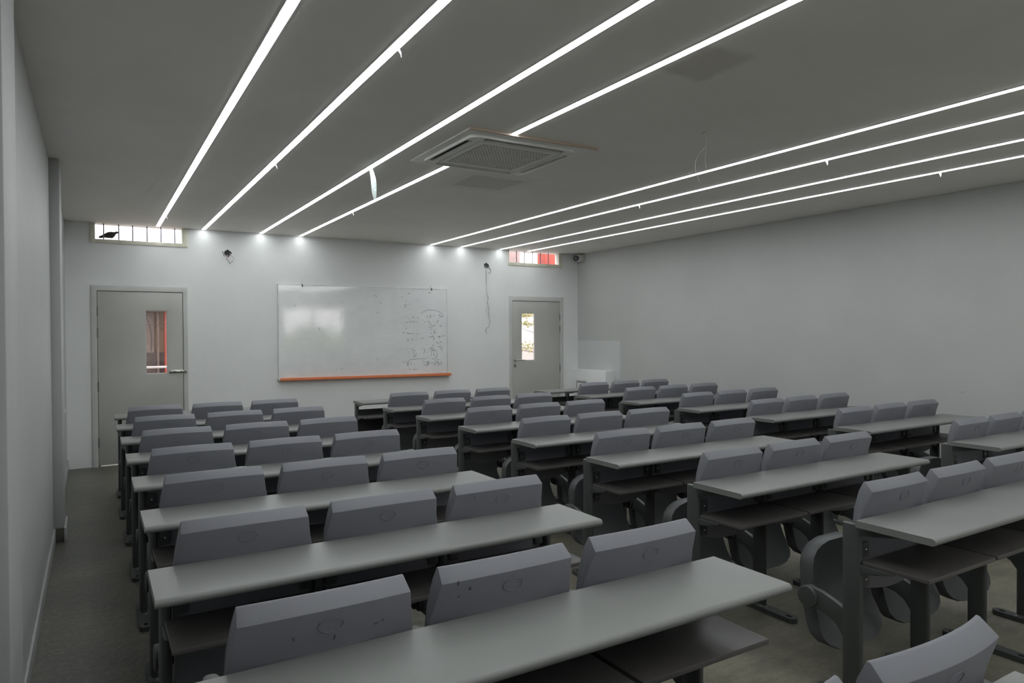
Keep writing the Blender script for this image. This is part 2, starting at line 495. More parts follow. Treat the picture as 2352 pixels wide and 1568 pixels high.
def big_window(n, Wn, label):
    mid = (Wn[0]+Wn[1])/2
    t = thing(f'window_{n}', label, 'window', (mid, YB, Wn[2]), None, 'structure')
    f = nb(); holed(f, Wn[0]-0.03, Wn[1]+0.03, Wn[2]-0.03, Wn[3]+0.03, ((Wn[0]+0.05, mid-0.03, Wn[2]+0.05, Wn[3]-0.05), (mid+0.03, Wn[1]-0.05, Wn[2]+0.05, Wn[3]-0.05)), YB-0.10, YB+0.012)
    wobj('window_frame', soften(f, 0.004), 'winframe', t)
    for a, b_ in ((Wn[0]+0.05, mid-0.03), (mid+0.03, Wn[1]-0.05)):
        wobj('pane', box(nb(), a-0.006, b_+0.006, YB-0.062, YB-0.057, Wn[2]+0.044, Wn[3]-0.044), 'glass', t)
    wobj('window_sill', soften(box(nb(), Wn[0]-0.06, Wn[1]+0.06, YB-0.05, YB+0.07, Wn[2]-0.06, Wn[2]-0.031), 0.004), 'winframe', t)
big_window(3, W3, 'two-pane daylight window mirrored in the whiteboard')

# ------------------------------------------------------------------ outdoors
def ext(name, bm, mat, label, cat, kind='structure', smooth=0):
    return tag(obj(name, bm, mat, None, smooth), label, cat, None, kind)
ext('ground', box(nb(), -60, 60, YF+T, 70, -0.35, -0.15), 'ext_ground', 'pale concrete yard beyond the doors', 'ground')
ext('terrain', box(nb(), -60, 60, -60, YB-T, -0.35, -0.15), 'ext_ground', 'ground behind the back window', 'ground')
ext('walkway', box(nb(), -5, 14, YF+T, 11.0, -0.15, -0.012), 'ext_pink', 'pinkish walkway slab seen under the bolted door', 'walkway')
ext('roof_beam', box(nb(), -5, 3.2, 10.55, 10.75, 3.03, 3.4), 'ext_pink', 'pink beam showing along the top of the bird window', 'beam')
ext('red_pillar', soften(box(nb(), 7.23, 8.05, 10.75, 11.0, -0.012, 3.6), 0.01), 'ext_red', 'bright red post outside the window over the lever-handle door', 'pillar')
ext('pink_pillar', soften(box(nb(), 6.42, 6.66, 10.7, 10.95, -0.012, 3.6), 0.01), 'ext_pink', 'faded pink post at one end of the window near the camera', 'pillar')
rl = thing('railing', 'white railing across the walkway behind the bolted door', 'railing', (0, 10.8, -0.012))
wobj('top_rail', tube(nb(), [(-4, 10.8, 1.075), (6.3, 10.8, 1.075)], 0.016, 8), 'ext_white', rl)
wobj('lower_rail', tube(nb(), [(-4, 10.8, 0.55), (6.3, 10.8, 0.55)], 0.012, 8), 'ext_white', rl)
for x in (-4, -1.4, 2.9, 4.6, 6.3):
    wobj('post', tube(nb(), [(x, 10.8, -0.012), (x, 10.8, 1.075)], 0.016, 8), 'ext_white', rl)
fb = thing('facade', 'cream building across the yard seen through the bolted door glass', 'building', (0, 16, -0.15))
wobj('wall', box(nb(), -6, 1.30, 16, 16.4, -0.15, 3.0), 'ext_cream', fb)
wobj('plinth', box(nb(), -6, 1.30, 15.9, 16.0, -0.15, 1.16), 'ext_base', fb)
wobj('red_pilaster', box(nb(), 1.26, 1.75, 15.75, 16.2, -0.15, 2.15), 'ext_red', fb)
wobj('shutter', box(nb(), 0.80, 1.08, 15.93, 16.0, 1.16, 1.98), 'ext_grey', fb)
wobj('drain_pipe', box(nb(), 1.125, 1.165, 15.86, 15.92, -0.15, 1.98), 'ext_grey', fb)
wobj('roof_edge', box(nb(), -6, 1.8, 15.6, 16.4, 2.0, 2.15), 'ext_pink', fb)
wobj('cable', tube(nb(), smooth([(0.70, 15.5, 2.05), (0.88, 15.5, 1.93), (0.96, 15.5, 1.75), (1.00, 15.5, 1.5), (0.99, 15.5, 1.2)]), 0.014, 6), 'ext_base', fb)
wobj('cable', tube(nb(), smooth([(0.72, 15.5, 1.78), (0.95, 15.5, 1.73), (1.15, 15.5, 1.71), (1.4, 15.5, 1.60)]), 0.008, 6), 'ext_base', fb)

def leaves(bm, blobs, n, size):
    for _ in range(n):
        c = random.choice(blobs)
        p = Vector((random.gauss(0, 1), random.gauss(0, 1), random.gauss(0, 1)))
        p = Vector((c[0]+p.x*c[3], c[1]+p.y*c[3], c[2]+p.z*c[4]))
        a = Vector((random.uniform(-1, 1), random.uniform(-1, 1), random.uniform(-1, 1))).normalized()
        b_ = a.orthogonal().normalized()
        s = size*random.uniform(0.6, 1.3)
        bm.faces.new([bm.verts.new(q) for q in (p-a*s, p+b_*s*0.45, p+a*s, p-b_*s*0.45)])
    return bm
tr_ = thing('tree', 'sparse yellow-green tree seen through the lever-handle door glass', 'tree', (12.4, 18.0, -0.15))
wobj('trunk', tube(nb(), [(12.4, 18, -0.2), (12.35, 18, 1.2), (12.5, 18, 3.2)], [0.13, 0.1, 0.05], 8), 'bark', tr_)
for p in ([(12.37, 18, 1.0), (11.9, 17.9, 1.45), (11.3, 17.9, 1.62), (10.9, 17.8, 1.75)], [(12.4, 18, 1.5), (12.0, 18, 2.0), (11.4, 18, 2.15)], [(12.36, 18, 0.7), (11.6, 18, 0.95), (11.1, 18, 1.0)]):
    wobj('branch', tube(nb(), p, [0.03, 0.016, 0.010, 0.006][:len(p)], 6), 'bark', tr_)
fo = wobj('foliage', leaves(nb(), [(11.5, 17.9, 1.80, 0.3, 0.045), (11.35, 18, 2.05, 0.25, 0.05), (11.4, 18, 1.12, 0.35, 0.10), (12.5, 18, 3.2, 0.5, 0.4), (12.1, 18, 2.5, 0.4, 0.25)], 1500, 0.05), 'leaf', tr_, 0)
fo['kind'] = 'stuff'
hg = thing('hedge', 'leafy green hedge mirrored low in the whiteboard', 'hedge', (5.8, -6.6, -0.15))
f = nb()
bl = [(2.5+random.random()*6, -6.6+random.uniform(-0.4, 0.4), random.uniform(0.2, 1.55), 0.28, 0.2) for _ in range(60)]
fo = wobj('foliage', leaves(f, bl, 9000, 0.09), 'hedge', hg, 0)
fo['kind'] = 'stuff'
f = nb()
prism(f, roundrect(-6.95, -6.25, -0.15, 1.45, 0.2), 'x', 2.3, 8.7)
wobj('hedge_core', f, 'hedge', hg)

# ------------------------------------------------------------------ ceiling lights
SX = (0.682, 1.186, 1.866, 2.366, 4.258, 4.757, 5.428, 5.936)
ORD = ('first', 'second', 'third', 'fourth', 'fifth', 'sixth', 'seventh', 'eighth')
strips = []
for k, x in enumerate(SX):
    lab = f'white LED strip in the ceiling, {ORD[k]} counted from the pilaster wall'
    if k == 3:
        strips.append((x, 4.845, YF-0.045, 'white LED strip between the ceiling air conditioner and the wall above the whiteboard'))
        strips.append((x, -2.4, 3.864, 'white LED strip running from the air conditioner toward the camera, fourth from the pilaster wall'))
    else:
        strips.append((x, -2.4, YF-0.045, lab))
SCRAPS = {1: (2.98, 5.47), 4: (), 6: (5.38, 3.27), 8: (3.05,), 0: (8.47,), 3: (7.22,)}
for k, (x, y0, y1, lab) in enumerate(strips):
    t = thing('led_strip_light', lab, 'strip light', (x, (y0+y1)/2, ZC), 'LED strips recessed along the ceiling')
    f = nb()
    box(f, x-0.0255, x-0.0205, y0, y1, ZC-0.003, ZC); box(f, x+0.0205, x+0.0255, y0, y1, ZC-0.003, ZC)
    wobj('channel', f, 'alu', t)
    wobj('diffuser', box(nb(), x-0.0205, x+0.0205, y0, y1, ZC-0.0045, ZC), 'led', t)
    for ys in SCRAPS.get(k, ()):
        f = nb()
        a = 0.012
        loft(f, [[(x+0.024, ys-a, ZC-0.003), (x+0.026, ys+a, ZC-0.003), (x+0.024, ys+a, ZC-0.005), (x+0.022, ys-a, ZC-0.005)],
                 [(x+0.034, ys-a*0.5, ZC-0.016), (x+0.036, ys+a*0.6, ZC-0.018), (x+0.034, ys+a*0.6, ZC-0.02), (x+0.032, ys-a*0.5, ZC-0.018)],
                 [(x+0.036, ys-a*0.1, ZC-0.034), (x+0.037, ys+a*0.2, ZC-0.036), (x+0.036, ys+a*0.2, ZC-0.037), (x+0.035, ys-a*0.1, ZC-0.035)]])
        wobj('film_scrap', f, 'film', t)

# torn film dangling from the third strip
f = nb()
rings = []
for i in range(13):
    s = i/12
    z = ZC-0.004-0.236*s
    cx = 1.884+0.036*s+0.006*math.sin(5*s); cy = 5.235-0.004*s
    hw = 0.017*(0.75+0.5*math.sin(math.pi*min(1, s*1.05)))*(0.6 if i == 12 else 1)
    tw = 0.5+0.7*math.sin(3.1*s)
    dx, dy = math.cos(-R(31)+0.25*tw)*hw, math.sin(-R(31)+0.25*tw)*hw
    nx, ny = -dy/hw*0.0009, dx/hw*0.0009
    crease = 0.006*math.sin(2.0+9*s)
    rings.append([(cx-dx, cy-dy, z), (cx+nx*6+crease*ny*400, cy+ny*6, z), (cx+dx, cy+dy, z), (cx+dx-nx, cy+dy-ny, z), (cx+nx*5+crease*ny*400, cy+ny*5, z), (cx-dx-nx, cy-dy-ny, z)])
loft(f, rings)
o = obj('film_strip', f, 'film'); tag(o, 'crumpled strip of clear film dangling from a ceiling light', 'film strip')

# ceiling cassette air conditioner
cx, cy = 2.53, 4.36
t = thing('air_conditioner', 'square white ceiling cassette air conditioner with a mesh grille', 'air conditioner', (cx, cy, ZC))
f = nb(); prism(f, roundrect(2.045, 3.02, 3.885, 4.84, 0.012), 'z', ZC-0.012, ZC)
wobj('trim_plate', soften(f, 0.003), 'ac_plastic', t)
wobj('trim_edge', box(nb(), 2.045, 3.06, 3.866, 3.886, ZC-0.014, ZC), 'ac_cream', t)
bx0, bx1, by0, by1 = 2.10, 2.945, 3.945, 4.755
zb, zt = ZC-0.032, ZC-0.010
f = nb()
sl = []
s0, s1 = 0.014, 0.062     # slot band measured in from the body's edge
sl.append(roundrect(bx0+s0, bx0+s1, by0+0.105, by1-0.105, 0.014, 3))
sl.append(roundrect(bx1-s1, bx1-s0, by0+0.105, by1-0.105, 0.014, 3))
sl.append(roundrect(bx0+0.105, bx1-0.105, by0+s0, by0+s1, 0.012, 3))
sl.append(roundrect(bx0+0.105, bx1-0.105, by1-s1, by1-s0, 0.012, 3))
gx0, gx1, gy0, gy1 = 2.255, 2.80, 4.075, 4.625
sl.append(roundrect(gx0, gx1, gy0, gy1, 0.006, 2))
prism(f, roundrect(bx0, bx1, by0, by1, 0.07, 6), 'z', zb, zt, sl)
wobj('front_panel', f, 'ac_plastic', t, 30)
wobj('air_duct', box(nb(), bx0+0.03, bx1-0.03, by0+0.03, by1-0.03, zt-0.006, zt+0.002), 'dark', t)
for (p0, p1) in (((bx0+s0+0.012, by0+0.12), (bx0+s0+0.012, by1-0.12)), ((bx1-s0-0.012, by0+0.12), (bx1-s0-0.012, by1-0.12))):
    f = nb(); xo = p0[0]+(0.026 if p0[0] < cx else -0.026); box(f, xo-0.006, xo+0.006, p0[1], p1[1], zb-0.003, zb+0.003)
    wobj('louver', f, 'ac_plastic', t)
for y in (by0+s0+0.012, by1-s0-0.012):
    sg = 1 if y < cy else -1
    f = nb(); box(f, bx0+0.12, bx1-0.12, y+0.032*sg-0.004, y+0.032*sg+0.004, zb-0.003, zb+0.003)
    wobj('louver', f, 'ac_plastic', t)
f = nb()
n = 15
for i in range(n+1):
    y = gy0+(gy1-gy0)*i/n
    box(f, gx0, gx1, y-0.0075, y+0.0075, zb-0.001, zb+0.003)
for i in range(23):
    x = gx0+(gx1-gx0)*i/22
    box(f, x-0.0042, x+0.0042, gy0, gy1, zb, zb+0.003)
g = wobj('grille', f, 'ac_plastic', t, 0); g['kind'] = 'stuff'
f = nb(); holed(f, gx0-0.055, gx1+0.055, gy0-0.055, gy1+0.055, ((gx0-0.051, gx1+0.051, gy0-0.051, gy1+0.051),), zb-0.0008, zb+0.001)
bmesh.ops.transform(f, verts=f.verts[:], matrix=Matrix(((1, 0, 0, 0), (0, 0, 1, 0), (0, 1, 0, 0), (0, 0, 0, 1))))
wobj('panel_seam', f, 'wire_grey', t, 0)

# bare wires from the ceiling
t = thing('ceiling_wire', 'pair of thin bare white wires hanging from a ceiling hole', 'wire', (3.418, 3.218, ZC))
f = nb(); prism(f, oval(0.007, 0.007, 10, 3.418, 3.218), 'z', ZC-0.002, ZC)
wobj('wire_hole', f, 'dark', t)
r2 = Vector((math.cos(YAW), -math.sin(YAW), 0))
def wp(base, pts): return [Vector(base)+r2*a+Vector((0, 0, -b_)) for a, b_ in pts]
B0 = (3.418, 3.218, ZC)
wobj('strand', tube(nb(), smooth(wp(B0, [(0, 0), (0.008, 0.025), (0.016, 0.05), (0.014, 0.075), (0.002, 0.10), (-0.03, 0.14), (-0.052, 0.18), (-0.058, 0.225), (-0.052, 0.262), (-0.030, 0.318)])), 0.0021, 6), 'wire_white', t)
wobj('strand', tube(nb(), smooth(wp(B0, [(0.002, 0), (0.013, 0.03), (0.017, 0.06), (0.012, 0.10), (0.011, 0.14), (0.007, 0.165), (0.009, 0.20), (0.013, 0.232)])), 0.0018, 6), 'wire_white', t)

# opened junction boxes high on the front wall
def junction(name, x, z, label, extra):
    t = thing(name, label, 'junction box', (x, YF, z))
    f = nb()
    pts = [(x+0.042*math.cos(a)*(1+0.14*math.sin(3*a+1)), z+0.040*math.sin(a)*(1+0.12*math.cos(4*a))) for a in [2*math.pi*k/20 for k in range(20)]]
    prism(f, pts, 'y', YF-0.003, YF)
    wobj('box_opening', f, 'dark', t)
    for mt_, pts in extra:
        wobj('wire', tube(nb(), smooth([(x+a, YF-c_, z+b_) for a, b_, c_ in pts]), 0.0032, 6), mt_, t)
    return t
junction('junction_box', 1.468, 2.548, 'open junction box with short clipped wires, nearer the bolted door', [
    ('dark', [(-0.03, 0.01, 0.0), (-0.055, 0.0, 0.02), (-0.07, 0.018, 0.03)]), ('dark', [(-0.03, 0, 0), (-0.052, -0.02, 0.02), (-0.045, -0.045, 0.03)]),
    ('wire_red', [(0, -0.02, 0), (0.012, -0.045, 0.03), (-0.012, -0.05, 0.04)]), ('wire_white', [(-0.01, -0.02, 0), (0.0, -0.07, 0.03), (0.022, -0.115, 0.03), (0.045, -0.09, 0.04)]),
    ('wire_grey', [(0.02, -0.02, 0), (0.05, -0.045, 0.04), (0.062, -0.085, 0.05), (0.03, -0.12, 0.04), (0.015, -0.135, 0.03)]),
    ('wire_white', [(0.02, 0, 0), (0.045, -0.03, 0.03), (0.035, -0.07, 0.05), (0.04, -0.10, 0.05)]),
    ('wire_grey', [(0.0, -0.03, 0), (-0.02, -0.06, 0.02), (0.0, -0.10, 0.03), (0.02, -0.13, 0.03)])])
def zz(px, py):  # photo pixel on the front wall, measured once
    return ((px-1117)*0.00686, -(py-610)*0.00672)
cab = lambda L: [(*zz(*p), 0.012) for p in L]
junction('junction_box', 5.194, 2.561, 'open junction box trailing a long thin cable, nearer the lever-handle door', [
    ('wire_white', [(-0.01, 0, 0)]+cab([(1116, 620), (1117, 640), (1116, 660), (1118, 680), (1120, 695), (1117, 705), (1115, 713), (1120, 720), (1124, 735), (1123, 747), (1117, 753), (1113, 758), (1117, 766)])),
    ('wire_grey', [(0.0, -0.01, 0)]+cab([(1115, 630), (1116, 650), (1117, 672), (1121, 685), (1118, 694), (1122, 706), (1121, 716), (1123, 728), (1125, 740), (1120, 750), (1114, 754), (1115, 762)])),
    ('wire_grey', [(0.02, -0.02, 0)]+cab([(1124, 616), (1128, 622), (1126, 627), (1120, 626)])),
    ('dark', [(0.03, 0, 0)]+cab([(1125, 616), (1127, 621)]))])

# security camera in the corner
t = thing('security_camera', 'white turret security camera with a black lens in the ceiling corner', 'security camera', (6.86, 9.22, 2.752))
f = nb(); prism(f, roundrect(9.14, 9.31, 2.69, 2.815, 0.02, 4), 'x', 6.876, XR)
wobj('mount', soften(f, 0.006), 'white_plastic', t)
f = nb()
bmesh.ops.create_uvsphere(f, u_segments=24, v_segments=14, radius=0.066, matrix=Matrix.Translation((6.85, 9.2, 2.75)))
hd = wobj('head', f, 'white_plastic', t)
dv = Vector((-0.90, -0.35, -0.10)).normalized()
c0 = Vector((6.85, 9.2, 2.75))
wobj('lens_ring', tube(nb(), [c0+dv*0.035, c0+dv*0.070], 0.046, 24), 'dark', hd)
wobj('lens', tube(nb(), [c0+dv*0.068, c0+dv*0.074], 0.016, 16), 'bar', hd)

# wall socket on the pilaster wall
t = thing('wall_switch', 'small white switch with a drip stain low on the pilaster wall', 'switch', (XL, 8.24, 0.77))
f = nb(); prism(f, roundrect(8.20, 8.28, 0.73, 0.81, 0.008, 3), 'x', XL, XL+0.012)
wobj('plate', soften(f, 0.002), 'white_plastic', t)
wobj('rocker', soften(box(nb(), XL+0.010, XL+0.026, 8.215, 8.265, 0.745, 0.775), 0.003), 'white_plastic', t)

# ------------------------------------------------------------------ white board
bx0, bx1, bz0, bz1 = 2.071, 4.512, 0.935, 2.180
t = thing('whiteboard', 'large glossy whiteboard with faded formulas and an orange pen tray', 'whiteboard', ((bx0+bx1)/2, YF, bz0))
wobj('writing_surface', box(nb(), bx0+0.006, bx1-0.006, YF-0.021, YF-0.001, bz0+0.006, bz1-0.006), 'board', t)
f = nb(); holed(f, bx0, bx1, bz0, bz1, ((bx0+0.008, bx1-0.008, bz0+0.008, bz1-0.008),), YF-0.0235, YF)
wobj('edge_trim', f, 'alu', t)
tray = [(YF-0.001, 0.0), (YF-0.001, 0.034), (YF-0.02, 0.034), (YF-0.055, 0.026), (YF-0.075, 0.036), (YF-0.078, 0.0)]
f = nb()
loft(f, [[(2.088, y, 0.916+z) for y, z in tray], [(4.552, y, 0.899+z) for y, z in tray]])
wobj('pen_tray', soften(f, 0.003), 'orange', t)
wobj('tray_end_cap', soften(box(nb(), 2.062, 2.088, YF-0.05, YF-0.001, 0.915, 0.96), 0.003), 'white_plastic', t)
for x in (2.388, 4.262):
    cl = wobj('hanging_clip', soften(box(nb(), x-0.009, x+0.009, YF-0.03, YF-0.001, bz1-0.028, bz1+0.006), 0.003), 'hinge', t)
    wobj('clip_screw', tube(nb(), [(x-0.004, YF-0.004, bz1+0.012), (x-0.004, YF-0.004, bz1+0.045)], 0.006, 8), 'white_plastic', cl)
STROKES = [[(4.087,1.807),(4.11,1.828),(4.14,1.846),(4.185,1.863),(4.229,1.869),(4.287,1.867),(4.336,1.857),(4.385,1.839),(4.421,1.817),(4.448,1.79),(4.453,1.782),(4.443,1.774),(4.421,1.777),(4.385,1.79),(4.365,1.79),(4.396,1.8),(4.371,1.794)],[(4.443,1.774),(4.407,1.765),(4.367,1.753)],[(3.828,1.944),(3.842,1.929),(3.852,1.911)],[(3.872,1.947),(3.852,1.911),(3.827,1.887)],[(3.9,1.946),(3.924,1.953)],[(4.182,1.778),(4.191,1.779),(4.19,1.744)],[(4.246,1.797),(4.231,1.788),(4.233,1.78),(4.25,1.772),(4.244,1.76),(4.224,1.759)],[(4.264,1.775),(4.268,1.773)],[(4.302,1.801),(4.302,1.769)],[(3.805,1.753),(3.818,1.753)],[(3.858,1.781),(3.865,1.765)],[(3.957,1.752),(3.968,1.752),(3.971,1.77),(3.978,1.748)],[(4.03,1.755),(4.039,1.751),(4.048,1.763)],[(3.843,1.68),(3.857,1.684),(3.864,1.68),(3.87,1.684),(3.884,1.682)],[(3.913,1.688),(3.92,1.7),(3.928,1.69)],[(3.941,1.688),(3.948,1.7),(3.956,1.69)],[(3.982,1.706),(3.971,1.7),(3.974,1.688),(3.987,1.69)],[(3.991,1.69),(4.004,1.7)],[(4.013,1.687),(4.03,1.688)],[(4.041,1.706),(4.047,1.7)],[(4.117,1.713),(4.128,1.719)],[(4.141,1.689),(4.148,1.695),(4.159,1.689)],[(4.203,1.715),(4.217,1.695),(4.205,1.689),(4.219,1.701)],[(4.344,1.716),(4.362,1.714),(4.357,1.695),(4.344,1.682),(4.33,1.683)],[(4.209,1.616),(4.218,1.622),(4.231,1.618)],[(4.236,1.61),(4.263,1.622),(4.28,1.63),(4.321,1.654)],[(4.233,1.589),(4.24,1.577),(4.251,1.595)],[(4.386,1.626),(4.402,1.634),(4.415,1.64),(4.415,1.624),(4.402,1.624)],[(4.214,1.687),(4.241,1.662),(4.267,1.634)],[(3.853,1.604),(3.863,1.596),(3.874,1.602)],[(4.084,1.632),(4.088,1.628)],[(4.134,1.628),(4.141,1.626)],[(4.314,1.656),(4.316,1.65)],[(3.812,1.526),(3.818,1.546),(3.826,1.526)],[(3.852,1.536),(3.869,1.534),(3.878,1.518),(3.895,1.534),(3.897,1.518),(3.916,1.534),(3.929,1.522),(3.948,1.517),(3.977,1.531)],[(4.007,1.519),(4.029,1.52)],[(4.072,1.525),(4.078,1.533)],[(4.237,1.516),(4.262,1.532),(4.271,1.536)],[(4.293,1.565),(4.307,1.556),(4.293,1.544),(4.313,1.54),(4.307,1.524),(4.298,1.516),(4.32,1.528)],[(4.298,1.581),(4.301,1.571)],[(4.336,1.532),(4.339,1.53)],[(4.21,1.471),(4.224,1.475),(4.23,1.467),(4.239,1.475)],[(4.255,1.475),(4.264,1.481),(4.27,1.469),(4.257,1.467),(4.255,1.475)],[(4.271,1.493),(4.286,1.489),(4.279,1.479),(4.293,1.471),(4.295,1.45),(4.288,1.434)],[(4.355,1.47),(4.36,1.48),(4.371,1.47),(4.383,1.482),(4.394,1.482),(4.391,1.466),(4.376,1.472)],[(4.419,1.48),(4.432,1.482),(4.441,1.492),(4.45,1.484),(4.469,1.492)],[(4.15,1.487),(4.155,1.486)],[(4.474,1.622),(4.486,1.638)],[(4.486,1.659),(4.493,1.671)],[(3.86,1.424),(3.881,1.425),(3.898,1.423)],[(3.879,1.441),(3.894,1.445)],[(3.933,1.445),(3.941,1.435),(3.954,1.433),(3.967,1.449)],[(4.015,1.442),(4.019,1.434)],[(4.089,1.456),(4.129,1.451)],[(4.279,1.427),(4.292,1.433),(4.299,1.45),(4.288,1.466)],[(4.382,1.447),(4.387,1.441)],[(4.33,1.376),(4.337,1.388),(4.348,1.39),(4.355,1.373)],[(4.357,1.388),(4.364,1.375),(4.375,1.389)],[(4.391,1.402),(4.4,1.406),(4.395,1.393),(4.414,1.395)],[(4.357,1.322),(4.366,1.336),(4.377,1.322)],[(4.384,1.334),(4.393,1.324),(4.404,1.35)],[(4.388,1.303),(4.427,1.323)],[(4.404,1.293),(4.42,1.296),(4.413,1.278),(4.435,1.288)],[(4.445,1.343),(4.449,1.335)],[(4.267,1.356),(4.276,1.352),(4.269,1.342),(4.278,1.34)],[(4.22,1.298),(4.24,1.306),(4.256,1.303)],[(4.251,1.322),(4.267,1.303),(4.292,1.315)],[(4.267,1.315),(4.256,1.299)],[(4.227,1.269),(4.247,1.277),(4.278,1.282),(4.309,1.294)],[(4.255,1.254),(4.273,1.272),(4.296,1.278),(4.323,1.274),(4.336,1.257),(4.341,1.228),(4.338,1.183),(4.326,1.159),(4.304,1.151),(4.257,1.15)],[(4.24,1.246),(4.249,1.23),(4.253,1.201)],[(4.293,1.274),(4.291,1.241),(4.284,1.213),(4.297,1.209),(4.315,1.176)],[(4.289,1.213),(4.286,1.221)],[(3.789,1.313),(3.795,1.295)],[(3.857,1.292),(3.872,1.294)],[(3.927,1.305),(3.932,1.301)],[(3.945,1.308),(3.953,1.292),(3.962,1.3)],[(3.951,1.266),(3.97,1.274),(4.003,1.275)],[(3.957,1.248),(3.979,1.235),(3.978,1.191)],[(3.963,1.188),(3.987,1.189)],[(4.007,1.235),(4.009,1.211),(3.987,1.189)],[(4.121,1.31),(4.13,1.293)],[(4.143,1.305),(4.147,1.277),(4.138,1.244),(4.123,1.231)],[(4.182,1.241),(4.191,1.251)],[(4.279,1.395),(4.285,1.393)],[(3.802,1.113),(3.823,1.115),(3.844,1.098)],[(3.862,1.134),(3.87,1.102),(3.879,1.055),(3.892,1.113),(3.905,1.141),(3.922,1.149),(3.974,1.152),(4.043,1.155),(4.159,1.157)],[(3.915,1.096),(3.93,1.088),(3.943,1.094)],[(3.933,1.126),(3.941,1.12)],[(3.975,1.077),(3.984,1.078)],[(4.113,1.123),(4.135,1.107)],[(4.159,1.106),(4.172,1.096),(4.188,1.113)],[(4.188,1.113),(4.192,1.089),(4.174,1.069),(4.157,1.074)],[(4.206,1.125),(4.216,1.1),(4.21,1.072),(4.187,1.054),(4.156,1.057),(4.126,1.07)],[(4.197,1.113),(4.205,1.089),(4.183,1.065)],[(4.256,1.097),(4.272,1.099)],[(4.252,1.083),(4.268,1.085)],[(4.294,1.09),(4.305,1.053),(4.317,1.106),(4.326,1.13),(4.344,1.137),(4.38,1.135)],[(4.337,1.105),(4.351,1.107),(4.339,1.085),(4.357,1.088)],[(4.369,1.109),(4.357,1.101),(4.371,1.09),(4.373,1.072),(4.357,1.054),(4.346,1.056)],[(4.398,1.1),(4.414,1.107),(4.416,1.087),(4.404,1.063),(4.379,1.059)],[(3.899,1.011),(3.906,1.005),(3.921,1.024)],[(3.951,1.002),(3.981,1.002),(4.025,1.002)],[(4.2,0.967),(4.189,0.969)],[(3.402,2.069),(3.408,2.049),(3.422,2.038)],[(3.889,2.098),(3.914,2.096)],[(3.892,2.101),(3.905,2.11)],[(4.205,2.118),(4.247,2.119)],[(4.215,2.121),(4.234,2.127)],[(3.55,2.157),(3.557,2.156)],[(3.693,2.153),(3.7,2.155)],[(3.788,2.051),(3.813,2.051)],[(3.952,2.132),(3.958,2.129)],[(4.124,2.132),(4.134,2.132)],[(4.485,2.155),(4.49,2.149)],[(3.464,1.957),(3.485,1.96)],[(3.421,1.819),(3.442,1.821)],[(3.702,2.085),(3.707,2.079)],[(3.863,1.998),(3.869,1.995)],[(3.623,2.166),(3.629,2.165)],[(3.381,2.122),(3.39,2.128)],[(3.41,1.173),(3.423,1.16)],[(3.426,1.151),(3.435,1.145)],[(2.606,1.617),(2.606,1.576)],[(2.281,1.91),(2.298,1.887)],[(2.899,1.039),(2.923,1.051)]]
f = nb()
for st in STROKES:
    n = len(st)
    # smooth the hand-drawn line a little
    P = [Vector((a, 0, b_)) for a, b_ in st]
    Q = []
    for i in range(n-1):
        p0, p1, p2, p3 = P[max(i-1, 0)], P[i], P[i+1], P[min(i+2, n-1)]
        for k in range(3):
            s = k/3
            Q.append(0.5*((2*p1)+(p2-p0)*s+(2*p0-5*p1+4*p2-p3)*s*s+(3*p1-p0-3*p2+p3)*s**3))
    Q.append(P[-1])
    wd = 0.0030
    prev = None
    for i, q in enumerate(Q):
        d_ = (Q[min(i+1, len(Q)-1)]-Q[max(i-1, 0)])
        if d_.length < 1e-6: d_ = Vector((1, 0, 0))
        d_.normalize(); nrm = Vector((-d_.z, 0, d_.x))*wd
        a_, b_ = q+nrm, q-nrm
        pair = (f.verts.new((a_.x, YF-0.0217, a_.z)), f.verts.new((b_.x, YF-0.0217, b_.z)))
        if prev: f.faces.new((prev[0], prev[1], pair[1], pair[0]))
        prev = pair
hw_ = wobj('handwriting', f, 'ink', t, 0); hw_['label'] = 'faded grey marker formulas and an arrow'

# ------------------------------------------------------------------ bird on the sill
f = nb()
yb = YF+0.10
prof = [(0.072, 2.652, 0.003, 0.010), (0.105, 2.662, 0.006, 0.016), (0.135, 2.674, 0.016, 0.024), (0.165, 2.681, 0.026, 0.032), (0.195, 2.683, 0.031, 0.035), (0.218, 2.685, 0.028, 0.031), (0.236, 2.697, 0.019, 0.022), (0.246, 2.709, 0.013, 0.014), (0.256, 2.713, 0.012, 0.013), (0.265, 2.712, 0.009, 0.010), (0.270, 2.709, 0.004, 0.004), (0.279, 2.706, 0.0012, 0.0015)]
loft(f, [[(x*1.01+0.002, yb+ry*math.cos(2*math.pi*k/14), 2.650+(z-2.636)*1.12+rz*1.12*math.sin(2*math.pi*k/14)) for k in range(14)] for x, z, ry, rz in prof])
for dy in (-0.014, 0.014):
    tube(f, [(0.205, yb+dy, 2.675), (0.208, yb+dy, 2.650), (0.212, yb+dy, 2.637)], 0.0028, 6)
    tube(f, [(0.196, yb+dy, 2.6385), (0.228, yb+dy, 2.6385)], 0.002, 5)
o = obj('bird', f, 'feather', None, 60); tag(o, 'dark pigeon crouching on the sill of the barred window', 'bird')

# ------------------------------------------------------------------ desk benches
DW, DD, DH = 1.611, 0.3086, 0.77
PX = (0.052, 0.554, 1.057, 1.559)        # legs
SC_ = tuple((a+b_)/2 for a, b_ in zip(PX, PX[1:]))   # seat centres
PY = 0.044                                # leg centre, ahead of the desk's far edge

def m_desktop():
    th = 0.027; r = th/2
    prof = [(0.0, DH-th), (0.0, DH-0.002), (-0.002, DH)]
    for k in range(9):
        a = R(90+180*k/8)
        prof.append((-DD+r+r*math.cos(a)*1.0, DH-r+r*math.sin(a)))
    return mesh('desktop', prism(nb(), prof, 'x', 0, DW), 'desk', 25)

